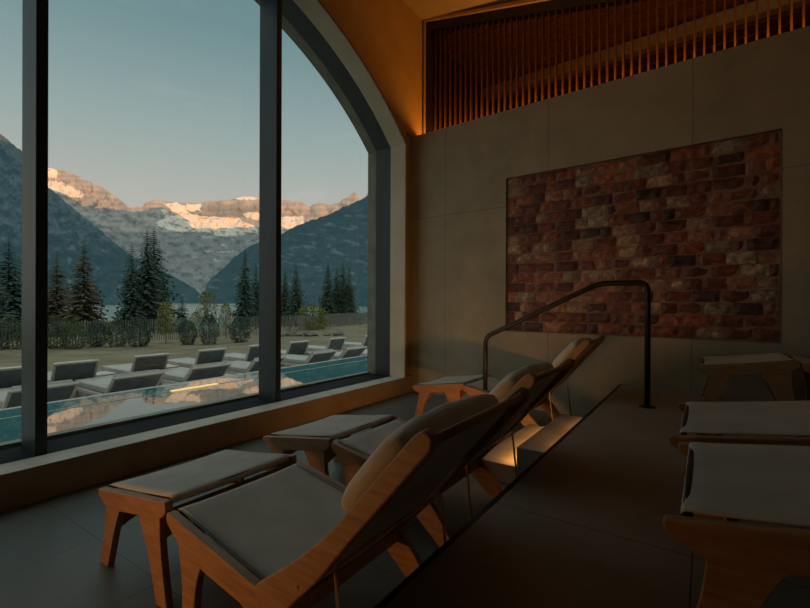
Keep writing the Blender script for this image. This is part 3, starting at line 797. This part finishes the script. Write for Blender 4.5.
# boulders on the lawn edge
rnd = random.Random(8)
bl_labels = ['leftmost small boulder on the lawn of the right pane', 'second small boulder from the left on the lawn bank', 'third small boulder on the lawn bank', 'larger dark boulder in the middle of the row', 'boulder right of the largest one on the lawn bank', 'sixth boulder of the lawn bank row', 'rightmost boulder on the lawn bank']
for i, (u, v) in enumerate(((284, 330), (292, 329.5), (299, 328), (310, 327.5), (315, 325), (327, 327), (338, 323))):
    bm = bmesh.new(); bmesh.ops.create_icosphere(bm, subdivisions=3, radius=1)
    for vv in bm.verts: vv.co *= 1+.35*noise.noise(vv.co*1.3+Vector((i*7, 0, 0))); vv.co.z *= .6
    Z = 26.5; p = far(u, v, Z); s = rnd.uniform(.17, .28)*(1.3 if i == 3 else 1)
    o = obj('boulder', bm, M['rock'], smooth=True); o.scale = (s, s*1.4, s); o.location = (p.x, p.y, ground_z(p.x, p.y)+.3*s)
    tag(o, bl_labels[i], 'boulder', 'boulders on the lawn bank')

# ------------------------------------------------------------ mountains
def interp(pts, u):
    if u <= pts[0][0]: return pts[0][1]
    for (a, b), (c, d) in zip(pts, pts[1:]):
        if u <= c: return b+(d-b)*(u-a)/(c-a)
    return pts[-1][1]
def inpoly(u, v, P):
    c = False; j = len(P)-1
    for i in range(len(P)):
        if (P[i][1] > v) != (P[j][1] > v) and u < (P[j][0]-P[i][0])*(v-P[i][1])/(P[j][1]-P[i][1])+P[i][0]: c = not c
        j = i
    return c
HZ = lambda u: 304+ (u-405)*.0038*1.0-.57
def mrange(name, sky, Dt, Db, du, rows, rough, colf, mat, label, jit, zbase=-4.3):
    bm = bmesh.new(); lay = bm.verts.layers.float_color.new('tint')
    us = []; u = sky[0][0]
    while u <= sky[-1][0]+.01: us.append(u); u += du
    G = []
    for u in us:
        v0 = interp(sky, u)+jit*(noise.fractal(Vector((u*.22, 3, 1)), 1, 2, 5))
        dt = Dt(u); top = far(u, v0, dt); row = []
        for k in range(rows+1):
            s = k/rows; z = top.z+(zbase-top.z)*s
            D = dt+(Db(u)-dt)*s**1.15
            vpx = HZ(u)-(z-H)/D*FPX
            n1 = noise.fractal(Vector((u*.10, vpx*.10, 5)), 1, 2, 6)*rough*min(1, s*8)
            n1 += noise.fractal(Vector((u*.5, vpx*.22, 8)), 1, 2, 4)*rough*.08*min(1, s*8)
            D2 = D*(1+n1)
            q = ray(u, 304); hor = Vector((q.x, q.y, 0)); p = hor*(D2/FPX)
            vt = bm.verts.new((p.x, p.y, H+(z-H)*(D2/D)))
            vt[lay] = (*colf(u, vpx, s), 1); row.append(vt)
        G.append(row)
    for i in range(len(G)-1):
        for k in range(rows): bm.faces.new((G[i][k], G[i+1][k], G[i+1][k+1], G[i][k+1]))
    o = obj(name, bm, M[mat], smooth=True)
    return struct(o, label, 'mountain')
def nz(u, v, s, o=0): return noise.fractal(Vector((u*s, v*s, o)), 1, 2, 5)
snow = [[(44,166),(57,171),(58,177),(49,179),(44,180)], [(44,180),(56,181),(64,183),(72,187),(80,191),(84,196),(78,198),(64,196),(54,193),(44,190)],
 [(163,203.5),(176,203),(186,206),(188,213),(200,216),(222,217.5),(240,219),(250,224),(257,228),(257,233),(225,231.5),(205,232),(192,231),(190,222),(176,213)],
 [(243,214),(250,212),(262,212.5),(262,221),(252,219),(244,217)], [(280,217),(303,216),(304,224),(292,231),(280,235)],
 [(158,209),(166,209.5),(171,213),(164,214.5)],[(158,222),(166,215),(178,216),(190,223),(193,231),(180,232),(166,229),(157,226)],
 [(215,233),(236,230),(246,234),(230,236),(212,236)],[(186,204),(196,204.5),(201,203),(200,212),(188,211)],[(232,197),(257,196),(262,199),(240,200)]]
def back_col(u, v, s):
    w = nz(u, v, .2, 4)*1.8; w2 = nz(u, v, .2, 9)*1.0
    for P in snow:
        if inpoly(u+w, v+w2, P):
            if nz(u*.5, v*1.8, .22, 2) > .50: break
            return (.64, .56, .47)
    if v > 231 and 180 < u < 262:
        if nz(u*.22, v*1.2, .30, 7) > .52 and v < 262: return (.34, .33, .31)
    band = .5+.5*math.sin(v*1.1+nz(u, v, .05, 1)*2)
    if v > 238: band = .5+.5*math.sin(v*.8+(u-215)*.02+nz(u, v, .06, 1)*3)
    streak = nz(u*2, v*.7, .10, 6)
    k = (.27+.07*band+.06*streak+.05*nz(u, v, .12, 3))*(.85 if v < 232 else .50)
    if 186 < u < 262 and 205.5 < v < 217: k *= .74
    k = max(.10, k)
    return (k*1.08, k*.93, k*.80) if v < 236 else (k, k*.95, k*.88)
back_sky = [(-60,150),(0,160),(30,164),(49,168),(56.7,169.3),(68,172),(75,175),(85,180),(97,185),(105,189),(113,195),(120,200),(127,206),(131,207.3),(138,206.5),(142,207.5),(146,201.5),(153,200.3),(160,200),(170,202),(187,203),(200,202.5),(208,201),(222,200.5),(233,199),(245,196),(257,198),(268,200),(282,200),(292,201),(303,201.5),(306,206),(310,207),(315,203),(322,203.5),(330,205),(337,203),(347,197),(354,192),(357,195),(359,200),(364,197),(370,190),(400,196),(460,205)]
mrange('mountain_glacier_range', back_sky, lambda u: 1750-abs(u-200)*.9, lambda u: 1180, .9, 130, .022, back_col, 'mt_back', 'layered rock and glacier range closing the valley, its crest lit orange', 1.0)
def near_col(side):
    def f(u, v, s):
        forest = nz(u, v, .09, 3)*.9+nz(u, v, .4, 5)*.3
        if side == 'r':
            scree = nz(u*.5+v*.4, v*1.6-u*.3, .14, 11)
            if v < HZ(u)-14 and s > .1:
                q = max(0, min(1, (scree-.22)/.25))
                if q > 0:
                    k = .030+.065*q; return (k, k*.97, k*.85)
            k = .020+.014*forest
            return (max(.012, k*.9), max(.018, k*1.15), max(.014, k*1.0))
        rockz = (HZ(u)-v)/150
        scree = nz(u*1.1-v*.5, v*1.1, .10, 12)
        if rockz > .45+.25*forest: k = .075+.035*nz(u, v, .3, 2); return (k, k*.97, k*.92)
        if scree > .5: return (.10, .10, .08)
        k = .022+.014*forest
        return (max(.014, k*.95), max(.02, k*1.15), max(.016, k*.95))
    return f
left_sky = [(-150,60),(-60,100),(-20,122),(0,134),(10,142),(22,152),(35,168),(49,188),(60,197),(67,203),(75,210),(83,217),(92,223),(100,230),(117,245),(133,257),(150,267),(167,273),(180,280),(190,286),(197,290),(203,296),(208,303)]
right_sky = [(196,303),(203,299.5),(207,283.5),(213,277),(220,271),(225,266.7),(232,259),(240,253),(248,247),(257,243),(270,238),(281.5,234),(292.4,227.4),(308.7,221),(320,217.5),(330.4,213.9),(339,209),(346.7,205.7),(355,202),(363,199),(368.5,194),(400,178),(460,150)]
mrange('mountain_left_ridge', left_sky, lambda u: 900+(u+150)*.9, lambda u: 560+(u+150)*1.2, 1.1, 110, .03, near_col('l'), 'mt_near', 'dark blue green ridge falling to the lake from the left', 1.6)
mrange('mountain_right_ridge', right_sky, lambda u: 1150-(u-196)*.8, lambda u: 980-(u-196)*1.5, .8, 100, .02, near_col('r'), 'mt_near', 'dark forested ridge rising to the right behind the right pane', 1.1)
# far shore line
bm = bmesh.new(); pr = None
for u in range(-60, 420, 6):
    a = far(u, 304, 900); a.z = -4.1; b = Vector((a.x*1.0, a.y*1.0, -.9)); va, vb = bm.verts.new(a), bm.verts.new(b)
    if pr: bm.faces.new((pr[0], va, vb, pr[1]))
    pr = (va, vb)
struct(obj('lake_shore', bm, noisy('pale silt shore', (.55, .56, .53), (.72, .73, .70), .1, .9, 3, bump=0)), 'thin pale silt line at the far end of the lake', 'shore')

# sun, and an unseen ridge added and shaped to shade the lower valley
SUNEL = math.radians(4.0)
ax = ray(230, 304); ax.z = 0; ax.normalize()             # horizontal travel direction of the light
trav = Vector((ax.x*math.cos(SUNEL), ax.y*math.cos(SUNEL), -math.sin(SUNEL)))
sun = bpy.data.lights.new('sun', 'SUN'); so = bpy.data.objects.new('sun', sun); link(so)
so.rotation_euler = trav.to_track_quat('-Z', 'Y').to_euler(); sun.energy = 5.6; sun.color = (1, .45, .17); sun.angle = .002
term = [(-250,200),(0,206),(30,208),(80,209.5),(105,208.5),(127,206.5),(142,206),(150,203),(160,202.5),(168,207),(178,215),(188,221),(192,231.5),(215,232.5),(257,232),(285,235),(310,226),(372,222),(470,220)]
bm = bmesh.new(); pr = None
u = -250
while u <= 470:
    # crest surface point of the lit range where the shadow must end
    vt = interp(term, u); P = far(u, vt, 1650-abs(u-200)*.6); tt = (P.dot(_F)+900)/trav.dot(_F)
    Q = P-trav*tt; va = bm.verts.new((Q.x, Q.y, -10)); vb = bm.verts.new(Q); vc = bm.verts.new((Q.x-ax.x*500, Q.y-ax.y*500, -10))
    if pr: bm.faces.new((pr[0], va, vb, pr[1])); bm.faces.new((pr[1], vb, vc, pr[2]))
    pr = (va, vb, vc); u += 3
struct(obj('sun_shadow_ridge', bm, noisy('shadow ridge', (.02, .03, .025), (.05, .06, .045), .05, .95, 5, bump=0)), 'unseen dark ridge added behind the building to shade the lower valley', 'mountain')

# ------------------------------------------------------------ sky
w = bpy.data.worlds.new('sky'); scn.world = w; w.use_nodes = True; t = w.node_tree; t.nodes.clear()
tc = N(t, 'ShaderNodeTexCoord'); sp = N(t, 'ShaderNodeSeparateXYZ'); t.links.new(tc.outputs['Generated'], sp.inputs[0])
r = ramp(t, [(0, (.50, .46, .40)), (.11, (.58, .51, .44)), (.20, (.52, .50, .455)), (.34, (.34, .42, .42)), (.50, (.185, .295, .315)), (.62, (.16, .26, .285)), (.72, (.90, .98, .92)), (1, (1.05, 1.10, 1.02))])
t.links.new(sp.outputs[2], r.inputs[0])
mp = N(t, 'ShaderNodeMapping'); mp.inputs['Scale'].default_value = (2.0, 6, 16); mp.inputs['Rotation'].default_value = (0, .35, .5); t.links.new(tc.outputs['Generated'], mp.inputs[0])
n = N(t, 'ShaderNodeTexNoise'); n.inputs['Scale'].default_value = 1.3; n.inputs['Detail'].default_value = 8; t.links.new(mp.outputs[0], n.inputs[0])
r2 = ramp(t, [(.60, (0, 0, 0)), (.80, (.045, .038, .036))]); t.links.new(n.outputs[0], r2.inputs[0])
ad = N(t, 'ShaderNodeMix', data_type='RGBA', blend_type='ADD'); ad.inputs[0].default_value = 1; t.links.new(r.outputs[0], ad.inputs[6]); t.links.new(r2.outputs[0], ad.inputs[7])
bg = N(t, 'ShaderNodeBackground'); t.links.new(ad.outputs[2], bg.inputs[0]); bg.inputs[1].default_value = 1
o = N(t, 'ShaderNodeOutputWorld'); t.links.new(bg.outputs[0], o.inputs[0])

# ------------------------------------------------------------ lamps
def area(name, loc, to, sx, sy, energy, col):
    l = bpy.data.lights.new(name, 'AREA'); l.shape = 'RECTANGLE'; l.size = sx; l.size_y = sy; l.energy = energy; l.color = col
    o = bpy.data.objects.new(name, l); link(o); o.location = loc
    d = (Vector(to)-Vector(loc)).normalized(); q = d.to_track_quat('-Z', 'Y'); o.rotation_euler = q.to_euler(); return o
# window portal-like daylight comes from the sky itself; cove light behind the wall top
AMB = (1, .36, .04)
c = area('cove_light', bwp(-.95, .155, PT-.016), bwp(-.95, .155, PT+1), 4.5, .04, 17, AMB); c.rotation_euler = (PI, 0, BA)
c = area('loft_light', bwp(-.5, 1.2, PT-.1), bwp(-.5, 1.6, PT+1), 4.5, .3, 2.2, (1, .30, .09)); c.rotation_euler = (PI, 0, BA)
STEPC = (1, .43, .11)
q = area('warm_glow', (-1.04, 3.29, .215), (-1.13, 3.29, .0), .98, .02, 2.4, STEPC); q.data.spread = math.radians(130)
q = area('warm_glow', (-.732, 3.29, .345), (-.77, 3.29, .2555), .98, .02, 1.0, STEPC); q.data.spread = math.radians(130)
q = area('warm_glow', (-2.25, -.8, .24), (-1.6, .85, .36), .9, .10, 2.5, STEPC); q.data.spread = math.radians(84)  # added lamp with no steps beside it, warms the nearest chaise's side
q = area('warm_glow', (-1.45, 2.80, .10), (-2.35, 4.1, .38), .35, .03, 3.0, STEPC); q.data.spread = math.radians(140)  # added lamp beyond the strips, warms the far chaise and sill wall
# ------------------------------------------------------------ camera
cam = bpy.data.cameras.new('camera'); co_ = bpy.data.objects.new('camera', cam); link(co_)
cam.sensor_fit = 'HORIZONTAL'; cam.sensor_width = 36; cam.lens = FPX/810*36; cam.clip_start = .02; cam.clip_end = 8000
Mx = Matrix((( _R.x, _U.x, -_F.x, 0), (_R.y, _U.y, -_F.y, 0), (_R.z, _U.z, -_F.z, H), (0, 0, 0, 1)))
co_.matrix_world = Mx
scn.camera = co_
scn.view_settings.view_transform = 'Standard'; scn.view_settings.look = 'None'
scn.cycles.max_bounces = 8; scn.cycles.diffuse_bounces = 4; scn.cycles.transparent_max_bounces = 12
scn.cycles.sample_clamp_indirect = 3; scn.cycles.use_denoising = True
